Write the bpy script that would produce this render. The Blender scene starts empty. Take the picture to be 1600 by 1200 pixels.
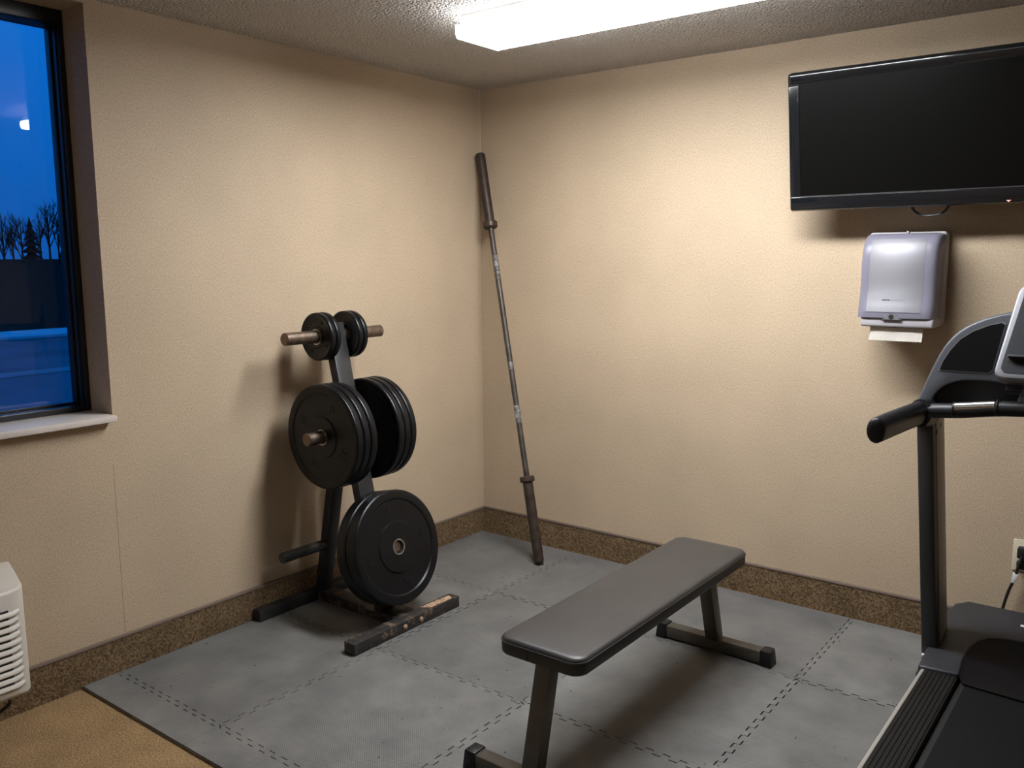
import bpy, bmesh, math, random
from mathutils import Vector, Matrix

random.seed(7)
scene = bpy.context.scene
COL = scene.collection

# ------------------------------------------------------------------ camera
F_PX, YAW, PITCH, ROLL = 1362.66, 0.6552, 0.1424, -0.0058
CAM = Vector((3.0828, -3.7422, 1.5446))
fw = Vector((-math.sin(YAW) * math.cos(PITCH), math.cos(YAW) * math.cos(PITCH), -math.sin(PITCH)))
rt = fw.cross(Vector((0, 0, 1))).normalized()
up = rt.cross(fw)
r2 = rt * math.cos(ROLL) + up * math.sin(ROLL)
u2 = up * math.cos(ROLL) - rt * math.sin(ROLL)
cd = bpy.data.cameras.new('camera')
cam = bpy.data.objects.new('camera', cd)
COL.objects.link(cam)
cd.sensor_fit = 'HORIZONTAL'
cd.sensor_width = 36.0
cd.lens = 36.0 * F_PX / 1600.0
cd.clip_start = 0.05
cd.clip_end = 500
cam.matrix_world = Matrix(((r2.x, u2.x, -fw.x, CAM.x), (r2.y, u2.y, -fw.y, CAM.y),
                           (r2.z, u2.z, -fw.z, CAM.z), (0, 0, 0, 1)))
scene.camera = cam

# ------------------------------------------------------------------ world: clear dusk sky
world = bpy.data.worlds.new('dusk_sky')
scene.world = world
world.use_nodes = True
nt = world.node_tree
nt.nodes.clear()
w_out = nt.nodes.new('ShaderNodeOutputWorld')
w_bg = nt.nodes.new('ShaderNodeBackground')
w_tc = nt.nodes.new('ShaderNodeTexCoord')
w_sep = nt.nodes.new('ShaderNodeSeparateXYZ')
w_rmp = nt.nodes.new('ShaderNodeValToRGB')
nt.links.new(w_tc.outputs['Generated'], w_sep.inputs[0])
nt.links.new(w_sep.outputs['Z'], w_rmp.inputs[0])
nt.links.new(w_rmp.outputs[0], w_bg.inputs[0])
nt.links.new(w_bg.outputs[0], w_out.inputs[0])
w_rmp.color_ramp.elements[0].position = 0.0
w_rmp.color_ramp.elements[0].color = (0.003, 0.075, 0.33, 1)
w_rmp.color_ramp.elements[1].position = 0.35
w_rmp.color_ramp.elements[1].color = (0.003, 0.15, 0.60, 1)
w_bg.inputs[1].default_value = 1.35

# ------------------------------------------------------------------ exposure
LAMP = 69.0          # radiance of the lit bottom of the ceiling lamp's lens
LAMP_SIDE = 23.0     # its shallow prismatic sides, away from the tubes
LAMP_REAR = 10.0     # the tired lamp at the far end of the room
LAMP_COL = (0.95, 0.975, 1.0)
vs = scene.view_settings
vs.view_transform = 'Standard'
vs.look = 'None'
vs.gamma = 1.0
vs.use_curve_mapping = False
vs.exposure = 0.0

H = 2.44             # ceiling height
MZ = 0.012           # top of the foam mat
ROOM_X, ROOM_Y = 5.0, -6.2


# ------------------------------------------------------------------ materials
def nodes_of(m):
    m.use_nodes = True
    return m.node_tree.nodes, m.node_tree.links


def mat(name, col, rough=0.5, metal=0.0, var=0.0, vscale=6.0, bump=0.0, bscale=200.0, spec=0.5,
        col2=None, mask=None, coat=0.0, detail=4.0, island=False):
    """Principled material; colour varied by soft noise, optional second colour in worn patches, bump relief."""
    m = bpy.data.materials.new(name)
    n, l = nodes_of(m)
    b = n['Principled BSDF']
    b.inputs['Roughness'].default_value = rough
    b.inputs['Metallic'].default_value = metal
    b.inputs['Specular IOR Level'].default_value = spec
    b.inputs['Coat Weight'].default_value = coat
    b.inputs['Base Color'].default_value = (*col, 1)
    tc = n.new('ShaderNodeTexCoord')
    out = None
    if var > 0:
        nz = n.new('ShaderNodeTexNoise')
        nz.inputs['Scale'].default_value = vscale
        nz.inputs['Detail'].default_value = detail
        l.new(tc.outputs['Object'], nz.inputs['Vector'])
        rp = n.new('ShaderNodeValToRGB')
        rp.color_ramp.elements[0].position = 0.3
        rp.color_ramp.elements[1].position = 0.7
        rp.color_ramp.elements[0].color = (*[c * (1 - var) for c in col], 1)
        rp.color_ramp.elements[1].color = (*[min(1, c * (1 + var)) for c in col], 1)
        l.new(nz.outputs['Fac'], rp.inputs[0])
        out = rp.outputs[0]
    if col2 is not None:
        sc, lo, hi = mask
        n2 = n.new('ShaderNodeTexNoise')
        n2.inputs['Scale'].default_value = sc
        n2.inputs['Detail'].default_value = 8
        n2.inputs['Roughness'].default_value = 0.65
        l.new(tc.outputs['Object'], n2.inputs['Vector'])
        mr = n.new('ShaderNodeMapRange')
        mr.inputs['From Min'].default_value = lo
        mr.inputs['From Max'].default_value = hi
        l.new(n2.outputs['Fac'], mr.inputs['Value'])
        mx = n.new('ShaderNodeMix')
        mx.data_type = 'RGBA'
        l.new(mr.outputs[0], mx.inputs['Factor'])
        if out is not None:
            l.new(out, mx.inputs['A'])
        else:
            mx.inputs['A'].default_value = (*col, 1)
        mx.inputs['B'].default_value = (*col2, 1)
        out = mx.outputs['Result']
    if out is not None:
        l.new(out, b.inputs['Base Color'])
    if bump > 0:
        nb = n.new('ShaderNodeTexNoise')
        nb.inputs['Scale'].default_value = bscale
        nb.inputs['Detail'].default_value = 3
        l.new(tc.outputs['Object'], nb.inputs['Vector'])
        bp = n.new('ShaderNodeBump')
        bp.inputs['Strength'].default_value = 1.0
        bp.inputs['Distance'].default_value = bump
        l.new(nb.outputs['Fac'], bp.inputs['Height'])
        l.new(bp.outputs[0], b.inputs['Normal'])
    return m


def emis(name, col, s):
    m = bpy.data.materials.new(name)
    n, l = nodes_of(m)
    b = n['Principled BSDF']
    b.inputs['Base Color'].default_value = (0.8, 0.8, 0.8, 1)
    b.inputs['Emission Color'].default_value = (*col, 1)
    b.inputs['Emission Strength'].default_value = s
    return m


def wallpaper_mat():
    m = bpy.data.materials.new('woven_vinyl_wallpaper')
    n, l = nodes_of(m)
    b = n['Principled BSDF']
    b.inputs['Roughness'].default_value = 0.62
    b.inputs['Specular IOR Level'].default_value = 0.35
    tc = n.new('ShaderNodeTexCoord')
    fine = n.new('ShaderNodeTexNoise')
    fine.inputs['Scale'].default_value = 230
    fine.inputs['Detail'].default_value = 4
    l.new(tc.outputs['Object'], fine.inputs['Vector'])
    mp = n.new('ShaderNodeMapping')          # upright threads of the weave
    mp.inputs['Scale'].default_value = (290, 290, 130)
    l.new(tc.outputs['Object'], mp.inputs['Vector'])
    thr = n.new('ShaderNodeTexNoise')
    thr.inputs['Scale'].default_value = 1.0
    l.new(mp.outputs[0], thr.inputs['Vector'])
    add = n.new('ShaderNodeMath')
    add.operation = 'ADD'
    l.new(fine.outputs['Fac'], add.inputs[0])
    l.new(thr.outputs['Fac'], add.inputs[1])
    rp = n.new('ShaderNodeValToRGB')
    rp.color_ramp.elements[0].position = 0.35
    rp.color_ramp.elements[1].position = 0.65
    hf = n.new('ShaderNodeMath')
    hf.operation = 'MULTIPLY'
    hf.inputs[1].default_value = 0.5
    l.new(add.outputs[0], hf.inputs[0])
    l.new(hf.outputs[0], rp.inputs[0])
    rp.color_ramp.elements[0].color = (0.375, 0.285, 0.192, 1)
    rp.color_ramp.elements[1].color = (0.575, 0.452, 0.322, 1)
    big = n.new('ShaderNodeTexNoise')
    big.inputs['Scale'].default_value = 2.2
    big.inputs['Detail'].default_value = 3
    l.new(tc.outputs['Object'], big.inputs['Vector'])
    mr = n.new('ShaderNodeMapRange')
    mr.inputs['From Min'].default_value = 0.3
    mr.inputs['From Max'].default_value = 0.7
    mr.inputs['To Min'].default_value = 0.94
    mr.inputs['To Max'].default_value = 1.05
    l.new(big.outputs['Fac'], mr.inputs['Value'])
    vm = n.new('ShaderNodeVectorMath')
    vm.operation = 'SCALE'
    l.new(rp.outputs[0], vm.inputs[0])
    l.new(mr.outputs[0], vm.inputs['Scale'])
    l.new(vm.outputs[0], b.inputs['Base Color'])
    bp = n.new('ShaderNodeBump')
    bp.inputs['Distance'].default_value = 0.0012
    bp.inputs['Strength'].default_value = 0.6
    l.new(add.outputs[0], bp.inputs['Height'])
    l.new(bp.outputs[0], b.inputs['Normal'])
    return m


def carpet_mat(name, dark, light, scale=190, dist=0.006):
    m = bpy.data.materials.new(name)
    n, l = nodes_of(m)
    b = n['Principled BSDF']
    b.inputs['Roughness'].default_value = 0.95
    b.inputs['Specular IOR Level'].default_value = 0.1
    tc = n.new('ShaderNodeTexCoord')
    vo = n.new('ShaderNodeTexNoise')
    vo.inputs['Scale'].default_value = scale
    vo.inputs['Detail'].default_value = 5
    vo.inputs['Roughness'].default_value = 0.7
    l.new(tc.outputs['Object'], vo.inputs['Vector'])
    rp = n.new('ShaderNodeValToRGB')
    rp.color_ramp.elements[0].position = 0.36
    rp.color_ramp.elements[1].position = 0.64
    rp.color_ramp.elements[0].color = (*dark, 1)
    rp.color_ramp.elements[1].color = (*light, 1)
    l.new(vo.outputs['Fac'], rp.inputs[0])
    big = n.new('ShaderNodeTexNoise')
    big.inputs['Scale'].default_value = 7
    big.inputs['Detail'].default_value = 4
    l.new(tc.outputs['Object'], big.inputs['Vector'])
    mr = n.new('ShaderNodeMapRange')
    mr.inputs['From Min'].default_value = 0.3
    mr.inputs['From Max'].default_value = 0.7
    mr.inputs['To Min'].default_value = 0.85
    mr.inputs['To Max'].default_value = 1.12
    l.new(big.outputs['Fac'], mr.inputs['Value'])
    vm = n.new('ShaderNodeVectorMath')
    vm.operation = 'SCALE'
    l.new(rp.outputs[0], vm.inputs[0])
    l.new(mr.outputs[0], vm.inputs['Scale'])
    l.new(vm.outputs[0], b.inputs['Base Color'])
    bp = n.new('ShaderNodeBump')
    bp.inputs['Distance'].default_value = dist
    l.new(vo.outputs['Fac'], bp.inputs['Height'])
    l.new(bp.outputs[0], b.inputs['Normal'])
    return m


def popcorn_mat():
    m = bpy.data.materials.new('popcorn_ceiling_paint')
    n, l = nodes_of(m)
    b = n['Principled BSDF']
    b.inputs['Roughness'].default_value = 0.9
    b.inputs['Specular IOR Level'].default_value = 0.15
    b.inputs['Base Color'].default_value = (0.74, 0.70, 0.665, 1)
    tc = n.new('ShaderNodeTexCoord')
    vo = n.new('ShaderNodeTexVoronoi')
    vo.inputs['Scale'].default_value = 105
    nz = n.new('ShaderNodeTexNoise')
    nz.inputs['Scale'].default_value = 70
    nz.inputs['Detail'].default_value = 4
    l.new(tc.outputs['Object'], vo.inputs['Vector'])
    l.new(tc.outputs['Object'], nz.inputs['Vector'])
    sub = n.new('ShaderNodeMath')
    sub.operation = 'SUBTRACT'
    l.new(nz.outputs['Fac'], sub.inputs[0])
    l.new(vo.outputs['Distance'], sub.inputs[1])
    bp = n.new('ShaderNodeBump')
    bp.inputs['Distance'].default_value = 0.018
    l.new(sub.outputs[0], bp.inputs['Height'])
    l.new(bp.outputs[0], b.inputs['Normal'])
    return m


def foam_mat():
    m = bpy.data.materials.new('grey_foam_tile')
    n, l = nodes_of(m)
    b = n['Principled BSDF']
    b.inputs['Specular IOR Level'].default_value = 0.4
    tc = n.new('ShaderNodeTexCoord')
    oi = n.new('ShaderNodeObjectInfo')
    nz = n.new('ShaderNodeTexNoise')         # scuffed, dusty patches
    nz.inputs['Scale'].default_value = 5.5
    nz.inputs['Detail'].default_value = 7
    nz.inputs['Roughness'].default_value = 0.62
    l.new(tc.outputs['Object'], nz.inputs['Vector'])
    rp = n.new('ShaderNodeValToRGB')
    rp.color_ramp.elements[0].position = 0.3
    rp.color_ramp.elements[1].position = 0.72
    rp.color_ramp.elements[0].color = (0.100, 0.099, 0.096, 1)
    rp.color_ramp.elements[1].color = (0.182, 0.177, 0.166, 1)
    l.new(nz.outputs['Fac'], rp.inputs[0])
    mr = n.new('ShaderNodeMapRange')
    mr.inputs['To Min'].default_value = 0.86
    mr.inputs['To Max'].default_value = 1.1
    l.new(oi.outputs['Random'], mr.inputs['Value'])
    vm = n.new('ShaderNodeVectorMath')
    vm.operation = 'SCALE'
    l.new(rp.outputs[0], vm.inputs[0])
    l.new(mr.outputs[0], vm.inputs['Scale'])
    # small dark specks of grit
    sp = n.new('ShaderNodeTexNoise')
    sp.inputs['Scale'].default_value = 38
    sp.inputs['Detail'].default_value = 1
    l.new(tc.outputs['Object'], sp.inputs['Vector'])
    sr = n.new('ShaderNodeMapRange')
    sr.inputs['From Min'].default_value = 0.775
    sr.inputs['From Max'].default_value = 0.80
    l.new(sp.outputs['Fac'], sr.inputs['Value'])
    mx = n.new('ShaderNodeMix')
    mx.data_type = 'RGBA'
    l.new(sr.outputs[0], mx.inputs['Factor'])
    l.new(vm.outputs[0], mx.inputs['A'])
    mx.inputs['B'].default_value = (0.03, 0.028, 0.026, 1)
    l.new(mx.outputs['Result'], b.inputs['Base Color'])
    rr = n.new('ShaderNodeMapRange')
    rr.inputs['To Min'].default_value = 0.46
    rr.inputs['To Max'].default_value = 0.66
    l.new(nz.outputs['Fac'], rr.inputs['Value'])
    l.new(rr.outputs[0], b.inputs['Roughness'])
    # fine cross-ribbed surface
    mp = n.new('ShaderNodeMapping')
    mp.inputs['Rotation'].default_value = (0, 0, math.radians(45))
    l.new(tc.outputs['Object'], mp.inputs['Vector'])
    w1 = n.new('ShaderNodeTexWave')
    w1.inputs['Scale'].default_value = 48
    w2 = n.new('ShaderNodeTexWave')
    w2.bands_direction = 'Y'
    w2.inputs['Scale'].default_value = 48
    l.new(mp.outputs[0], w1.inputs['Vector'])
    l.new(mp.outputs[0], w2.inputs['Vector'])
    mu = n.new('ShaderNodeMath')
    mu.operation = 'MULTIPLY'
    l.new(w1.outputs['Fac'], mu.inputs[0])
    l.new(w2.outputs['Fac'], mu.inputs[1])
    bp = n.new('ShaderNodeBump')
    bp.inputs['Distance'].default_value = 0.0014
    bp.inputs['Strength'].default_value = 0.7
    l.new(mu.outputs[0], bp.inputs['Height'])
    l.new(bp.outputs[0], b.inputs['Normal'])
    return m


def glass_mat():
    m = bpy.data.materials.new('window_glass')
    n, l = nodes_of(m)
    n.remove(n['Principled BSDF'])
    o = n['Material Output']
    tr = n.new('ShaderNodeBsdfTransparent')
    tr.inputs[0].default_value = (0.93, 0.96, 0.97, 1)
    gl = n.new('ShaderNodeBsdfGlossy')
    gl.inputs['Roughness'].default_value = 0.0
    fr = n.new('ShaderNodeFresnel')
    fr.inputs['IOR'].default_value = 1.52
    mx = n.new('ShaderNodeMixShader')
    l.new(fr.outputs[0], mx.inputs[0])
    l.new(tr.outputs[0], mx.inputs[1])
    l.new(gl.outputs[0], mx.inputs[2])
    l.new(mx.outputs[0], o.inputs[0])
    return m


def smoke_plastic():
    m = bpy.data.materials.new('translucent_smoke_plastic')
    n, l = nodes_of(m)
    b = n['Principled BSDF']
    b.inputs['Base Color'].default_value = (0.235, 0.225, 0.285, 1)
    b.inputs['Roughness'].default_value = 0.32
    b.inputs['Transmission Weight'].default_value = 0.22
    b.inputs['IOR'].default_value = 1.4
    return m


def rubber_mat():
    return mat('black_rubber', (0.0050, 0.0052, 0.0062), 0.33, var=0.25, vscale=9, bump=0.0005, bscale=260, spec=0.28)


M = {}
M['wall'] = wallpaper_mat()
M['ceiling'] = popcorn_mat()
M['carpet'] = carpet_mat('tan_carpet', (0.225, 0.135, 0.063), (0.54, 0.36, 0.19), 150, 0.008)
M['base'] = carpet_mat('brown_carpet_base', (0.080, 0.050, 0.025), (0.31, 0.212, 0.120), 115, 0.010)
M['binding'] = mat('carpet_binding', (0.17, 0.122, 0.095), 0.85, bump=0.001, bscale=400)
M['foam'] = foam_mat()
M['seam'] = mat('wallpaper_seam', (0.17, 0.12, 0.075), 0.8)
M['caulk'] = mat('corner_caulk', (0.60, 0.50, 0.37), 0.6)
M['sill'] = mat('painted_sill', (0.56, 0.50, 0.45), 0.4, var=0.06, vscale=10)
M['frame'] = mat('black_window_frame', (0.012, 0.012, 0.014), 0.35)
M['glass'] = glass_mat()
M['rubber'] = rubber_mat()
M['letter'] = mat('raised_rubber', (0.008, 0.008, 0.009), 0.36, spec=0.4)
M['steel'] = mat('worn_steel', (0.52, 0.50, 0.47), 0.38, 1.0, var=0.25, vscale=30)
M['peg'] = mat('bare_steel_peg', (0.19, 0.14, 0.105), 0.42, 0.85, var=0.35, vscale=40, bump=0.0004, bscale=220)
M['rackpaint'] = mat('black_rack_paint', (0.022, 0.022, 0.023), 0.38, var=0.2, vscale=20, bump=0.0004, bscale=300,
                     col2=(0.20, 0.17, 0.14), mask=(34, 0.735, 0.80))
M['wornpaint'] = mat('chipped_rack_paint', (0.020, 0.018, 0.017), 0.5, var=0.2, vscale=25, bump=0.0008, bscale=180,
                     col2=(0.19, 0.125, 0.082), mask=(34, 0.54, 0.66))
M['boltrust'] = mat('rusted_bolt', (0.30, 0.20, 0.13), 0.7, 0.2, var=0.4, vscale=90)
M['sticker'] = mat('scuffed_sticker', (0.46, 0.30, 0.19), 0.6, var=0.2, vscale=60, col2=(0.06, 0.04, 0.03), mask=(95, 0.52, 0.60))
M['barsleeve'] = mat('brown_patina_steel', (0.062, 0.043, 0.034), 0.45, 0.55, var=0.35, vscale=24, bump=0.0003, bscale=300)
M['barshaft'] = mat('dark_bar_steel', (0.075, 0.064, 0.056), 0.45, 0.6, var=0.35, vscale=18, bump=0.0004, bscale=500)
M['chalk'] = mat('chalked_steel', (0.10, 0.094, 0.088), 0.75, 0.1, var=0.3, vscale=30, col2=(0.30, 0.285, 0.27), mask=(45, 0.46, 0.60))
M['vinyl'] = mat('charcoal_vinyl', (0.037, 0.0345, 0.0335), 0.40, var=0.16, vscale=7, bump=0.0005, bscale=420, spec=0.5)
M['vinylside'] = mat('black_vinyl', (0.022, 0.021, 0.020), 0.45, var=0.15, vscale=12, bump=0.0005, bscale=300)
M['benchmetal'] = mat('olive_grey_metal', (0.105, 0.096, 0.080), 0.38, 0.35, var=0.18, vscale=14, bump=0.0003, bscale=400)
M['blackplastic'] = mat('black_plastic', (0.009, 0.009, 0.010), 0.42, bump=0.0004, bscale=500, spec=0.35)
M['tvgloss'] = mat('gloss_black_bezel', (0.006, 0.007, 0.009), 0.13, coat=0.6)
M['tvscreen'] = mat('matte_tv_screen', (0.003, 0.003, 0.0028), 0.30, spec=0.15)
M['tvtrim'] = mat('tv_trim_strip', (0.12, 0.12, 0.13), 0.3, 0.6)
M['redled'] = emis('red_led', (1.0, 0.03, 0.01), 1.2)
M['dispgrey'] = mat('pale_grey_plastic', (0.40, 0.385, 0.40), 0.42)
M['dispcover'] = smoke_plastic()
M['dispsilver'] = mat('brushed_silver', (0.27, 0.265, 0.29), 0.50, 0.40, bump=0.0002, bscale=600)
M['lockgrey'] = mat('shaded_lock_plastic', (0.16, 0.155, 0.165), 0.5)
M['print'] = mat('black_print', (0.012, 0.012, 0.014), 0.6)
M['printgrey'] = mat('grey_print', (0.12, 0.12, 0.13), 0.6)
M['paper'] = mat('paper_towel', (0.80, 0.76, 0.70), 0.85, bump=0.0006, bscale=300)
M['acplastic'] = mat('almond_plastic', (0.56, 0.52, 0.46), 0.42, var=0.04, vscale=6)
M['acpanel'] = mat('control_lid', (0.50, 0.48, 0.38), 0.45)
M['dark'] = mat('dark_parts_and_shade', (0.010, 0.010, 0.010), 0.8)  # near-black; also puts shade into flat stand-ins for holes, slots and grille
M['graphite'] = mat('graphite_plastic', (0.068, 0.072, 0.083), 0.42, 0.15, bump=0.0003, bscale=700)
M['insetblack'] = mat('matte_black_inset', (0.0045, 0.0045, 0.005), 0.5, spec=0.12)
M['hood'] = mat('dark_blue_grey_hood', (0.024, 0.025, 0.030), 0.40, bump=0.0003, bscale=700, spec=0.4)
M['hoodgloss'] = mat('gloss_motor_cover', (0.005, 0.005, 0.007), 0.42, spec=0.10)
M['belt'] = mat('running_belt', (0.006, 0.006, 0.007), 0.75, bump=0.0008, bscale=400, spec=0.15)
M['rail'] = mat('ribbed_foot_rail', (0.0115, 0.0108, 0.010), 0.6, spec=0.15, bump=0.0004, bscale=500)
M['railtrim'] = mat('beige_rail_trim', (0.36, 0.34, 0.31), 0.4, 0.2)
M['uprightdark'] = mat('upright_dark_paint', (0.042, 0.042, 0.044), 0.42, 0.2)
M['uprightlit'] = mat('upright_wall_reflection', (0.23, 0.20, 0.165), 0.45, 0.2)  # wall reflected on the upright's inner face, put into a taupe colour
M['silver'] = mat('silver_plastic', (0.21, 0.21, 0.23), 0.40, 0.4)
M['chrome'] = mat('chrome', (0.55, 0.54, 0.53), 0.22, 1.0)
M['whiteplastic'] = mat('white_plastic', (0.75, 0.74, 0.72), 0.45)
M['ivory'] = mat('ivory_plate', (0.62, 0.56, 0.42), 0.4)
M['cord'] = mat('black_cord', (0.012, 0.012, 0.012), 0.45)
M['lamppan'] = mat('white_enamel', (0.75, 0.74, 0.72), 0.4)
M['lens'] = emis('lit_prismatic_lens', LAMP_COL, LAMP)
M['lensside'] = emis('lit_prismatic_lens_side', LAMP_COL, LAMP_SIDE)
M['lensend'] = emis('dim_lens_end', LAMP_COL, 8.0)
M['lensrear'] = emis('tired_prismatic_lens', LAMP_COL, LAMP_REAR)
M['lensrearside'] = emis('tired_prismatic_lens_side', LAMP_COL, LAMP_REAR * 0.3)
M['asphalt'] = mat('dusk_asphalt', (0.13, 0.14, 0.16), 0.8, spec=0.1, var=0.3, vscale=0.4)
M['asphaltpale'] = mat('faded_line_paint', (0.22, 0.24, 0.26), 0.7, var=0.4, vscale=0.8)
M['concrete'] = mat('pale_concrete', (0.52, 0.54, 0.56), 0.8, var=0.1, vscale=2)
M['bark'] = mat('bark', (0.03, 0.027, 0.024), 0.95, spec=0.0)
M['needles'] = mat('dark_foliage', (0.018, 0.022, 0.020), 0.95, spec=0.0)


# ------------------------------------------------------------------ mesh helpers
def V(*a):
    return Vector(a)


def new_bm():
    return bmesh.new()


def box(bm, x0, x1, y0, y1, z0, z1):
    vs_ = [bm.verts.new((x, y, z)) for x in (x0, x1) for y in (y0, y1) for z in (z0, z1)]
    for f in ((0, 1, 3, 2), (4, 6, 7, 5), (0, 4, 5, 1), (2, 3, 7, 6), (0, 2, 6, 4), (1, 5, 7, 3)):
        bm.faces.new([vs_[i] for i in f])
    return bm


def bev(bm, w, seg=2, ang=30):
    bmesh.ops.recalc_face_normals(bm, faces=bm.faces[:])
    ed = [e for e in bm.edges if len(e.link_faces) == 2 and e.calc_face_angle(0) > math.radians(ang)]
    bmesh.ops.bevel(bm, geom=ed, offset=w, segments=seg, affect='EDGES', profile=0.5, clamp_overlap=True)
    return bm


def bbox(x0, x1, y0, y1, z0, z1, w=0.0, seg=2):
    bm = box(new_bm(), x0, x1, y0, y1, z0, z1)
    if w:
        bev(bm, w, seg)
    return bm


def frame_axes(d):
    d = d.normalized()
    a = V(0, 0, 1) if abs(d.z) < 0.9 else V(0, 1, 0)
    s = d.cross(a).normalized()
    return d, s, s.cross(d).normalized()


def beam(p0, p1, w, h, side=None, w1=None, h1=None, bevel=0.004):
    """square tube from p0 to p1: w across `side`, h across the third direction"""
    bm = new_bm()
    d = (p1 - p0).normalized()
    if side is None:
        _, side, _u = frame_axes(d)
    s = (side - d * side.dot(d)).normalized()
    t = d.cross(s)
    w1 = w if w1 is None else w1
    h1 = h if h1 is None else h1
    a = [bm.verts.new(p0 + s * (i * w / 2) + t * (j * h / 2)) for i, j in ((-1, -1), (1, -1), (1, 1), (-1, 1))]
    b = [bm.verts.new(p1 + s * (i * w1 / 2) + t * (j * h1 / 2)) for i, j in ((-1, -1), (1, -1), (1, 1), (-1, 1))]
    bm.faces.new(a[::-1])
    bm.faces.new(b)
    for i in range(4):
        bm.faces.new((a[i], a[(i + 1) % 4], b[(i + 1) % 4], b[i]))
    if bevel:
        bev(bm, bevel)
    return bm


def lathe(bm, prof, org, axis, seg=48, closed=False):
    """prof: list of (radius, height along axis)"""
    d, s, t = frame_axes(axis)
    rings = []
    for r, h in prof:
        if r < 1e-6:
            rings.append([bm.verts.new(org + d * h)])
        else:
            rings.append([bm.verts.new(org + d * h + (s * math.cos(2 * math.pi * k / seg) + t * math.sin(2 * math.pi * k / seg)) * r)
                          for k in range(seg)])
    n = len(rings)
    for i in range(n if closed else n - 1):
        A, B = rings[i], rings[(i + 1) % n]
        for k in range(seg):
            k2 = (k + 1) % seg
            if len(A) == 1 and len(B) == 1:
                continue
            if len(A) == 1:
                bm.faces.new((A[0], B[k], B[k2]))
            elif len(B) == 1:
                bm.faces.new((A[k], B[0], A[k2]))
            else:
                bm.faces.new((A[k], B[k], B[k2], A[k2]))
    bmesh.ops.recalc_face_normals(bm, faces=bm.faces[:])
    return bm


def rod(p0, p1, r, r1=None, seg=24, edge=0.003):
    r1 = r if r1 is None else r1
    L = (p1 - p0).length
    return lathe(new_bm(), [(0, 0), (r - edge, 0), (r, edge), (r1, L - edge), (r1 - edge, L), (0, L)], p0, p1 - p0, seg)


def tube(pts, r, seg=10, sx=1.0, sz=1.0, caps=True):
    """tube along a smoothed point list; sx, sz squash the section sideways / upwards"""
    bm = new_bm()
    P = [Vector(p) for p in pts]
    rr = r if isinstance(r, (list, tuple)) else [r] * len(P)
    rings = []
    prev = None
    for i, p in enumerate(P):
        d = (P[min(i + 1, len(P) - 1)] - P[max(i - 1, 0)]).normalized()
        if prev is None:
            _, s, t = frame_axes(d)
        else:
            s = (prev - d * prev.dot(d)).normalized()
            t = s.cross(d).normalized()
        prev = s
        rings.append([bm.verts.new(p + (s * math.cos(2 * math.pi * k / seg) * sx + t * math.sin(2 * math.pi * k / seg) * sz) * rr[i])
                      for k in range(seg)])
    for A, B in zip(rings, rings[1:]):
        for k in range(seg):
            bm.faces.new((A[k], A[(k + 1) % seg], B[(k + 1) % seg], B[k]))
    if caps:
        bm.faces.new(rings[0][::-1])
        bm.faces.new(rings[-1])
    bmesh.ops.recalc_face_normals(bm, faces=bm.faces[:])
    return bm


def smooth_pts(pts, n=6):
    P = [Vector(p) for p in pts]
    out = []
    for i in range(len(P) - 1):
        p0, p1, p2, p3 = P[max(i - 1, 0)], P[i], P[i + 1], P[min(i + 2, len(P) - 1)]
        for k in range(n):
            t = k / n
            out.append(0.5 * ((2 * p1) + (p2 - p0) * t + (2 * p0 - 5 * p1 + 4 * p2 - p3) * t * t + (3 * p1 - p0 - 3 * p2 + p3) * t ** 3))
    out.append(P[-1])
    return out


def prism(outline, fn, t0, t1, bevel=0.0, seg=2):
    """extrude a 2D outline; fn(a, b, t) -> point"""
    bm = new_bm()
    A = [bm.verts.new(fn(a, b, t0)) for a, b in outline]
    B = [bm.verts.new(fn(a, b, t1)) for a, b in outline]
    bm.faces.new(A[::-1])
    bm.faces.new(B)
    n = len(A)
    for i in range(n):
        bm.faces.new((A[i], A[(i + 1) % n], B[(i + 1) % n], B[i]))
    bmesh.ops.recalc_face_normals(bm, faces=bm.faces[:])
    if bevel:
        bev(bm, bevel, seg, 40)
    return bm


def round_rect(x0, x1, y0, y1, r, n=6):
    pts = []
    for cx, cy, a0 in ((x1 - r, y1 - r, 0), (x0 + r, y1 - r, 90), (x0 + r, y0 + r, 180), (x1 - r, y0 + r, 270)):
        for k in range(n + 1):
            a = math.radians(a0 + 90 * k / n)
            pts.append((cx + r * math.cos(a), cy + r * math.sin(a)))
    return pts


def merge(bm, other):
    me = bpy.data.meshes.new('tmp')
    other.to_mesh(me)
    other.free()
    bm.from_mesh(me)
    bpy.data.meshes.remove(me)
    return bm


def obj(name, bm, m, parent=None, label=None, sharp=35, origin=None):
    """link bm as one mesh object. Vertices are in world coordinates; origin (or the parent's place) becomes local zero."""
    me = bpy.data.meshes.new(name)
    off = Vector(origin) if origin is not None else (Vector(parent['_o']) if parent is not None and '_o' in parent else Vector((0, 0, 0)))
    bmesh.ops.translate(bm, verts=bm.verts[:], vec=-off)
    bm.to_mesh(me)
    bm.free()
    me.materials.append(m)
    for p in me.polygons:
        p.use_smooth = True
    me.set_sharp_from_angle(angle=math.radians(sharp))
    o = bpy.data.objects.new(name, me)
    COL.objects.link(o)
    if parent is not None:
        o.parent = parent
        o['_o'] = off[:]
    else:
        o.location = off
        o['_o'] = off[:]
    if label:
        o['label'] = label
    return o


def thing(name, label, cat, loc, group=None):
    o = bpy.data.objects.new(name, None)
    COL.objects.link(o)
    o.location = loc
    o.empty_display_size = 0.1
    o['_o'] = Vector(loc)[:]
    o['label'] = label
    o['category'] = cat
    if group:
        o['group'] = group
    return o


def tag(o, label, cat, group=None):
    o['label'] = label
    o['category'] = cat
    if group:
        o['group'] = group
    return o


def struct(o, label=None):
    o['kind'] = 'structure'
    if label:
        o['label'] = label
    return o


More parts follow.
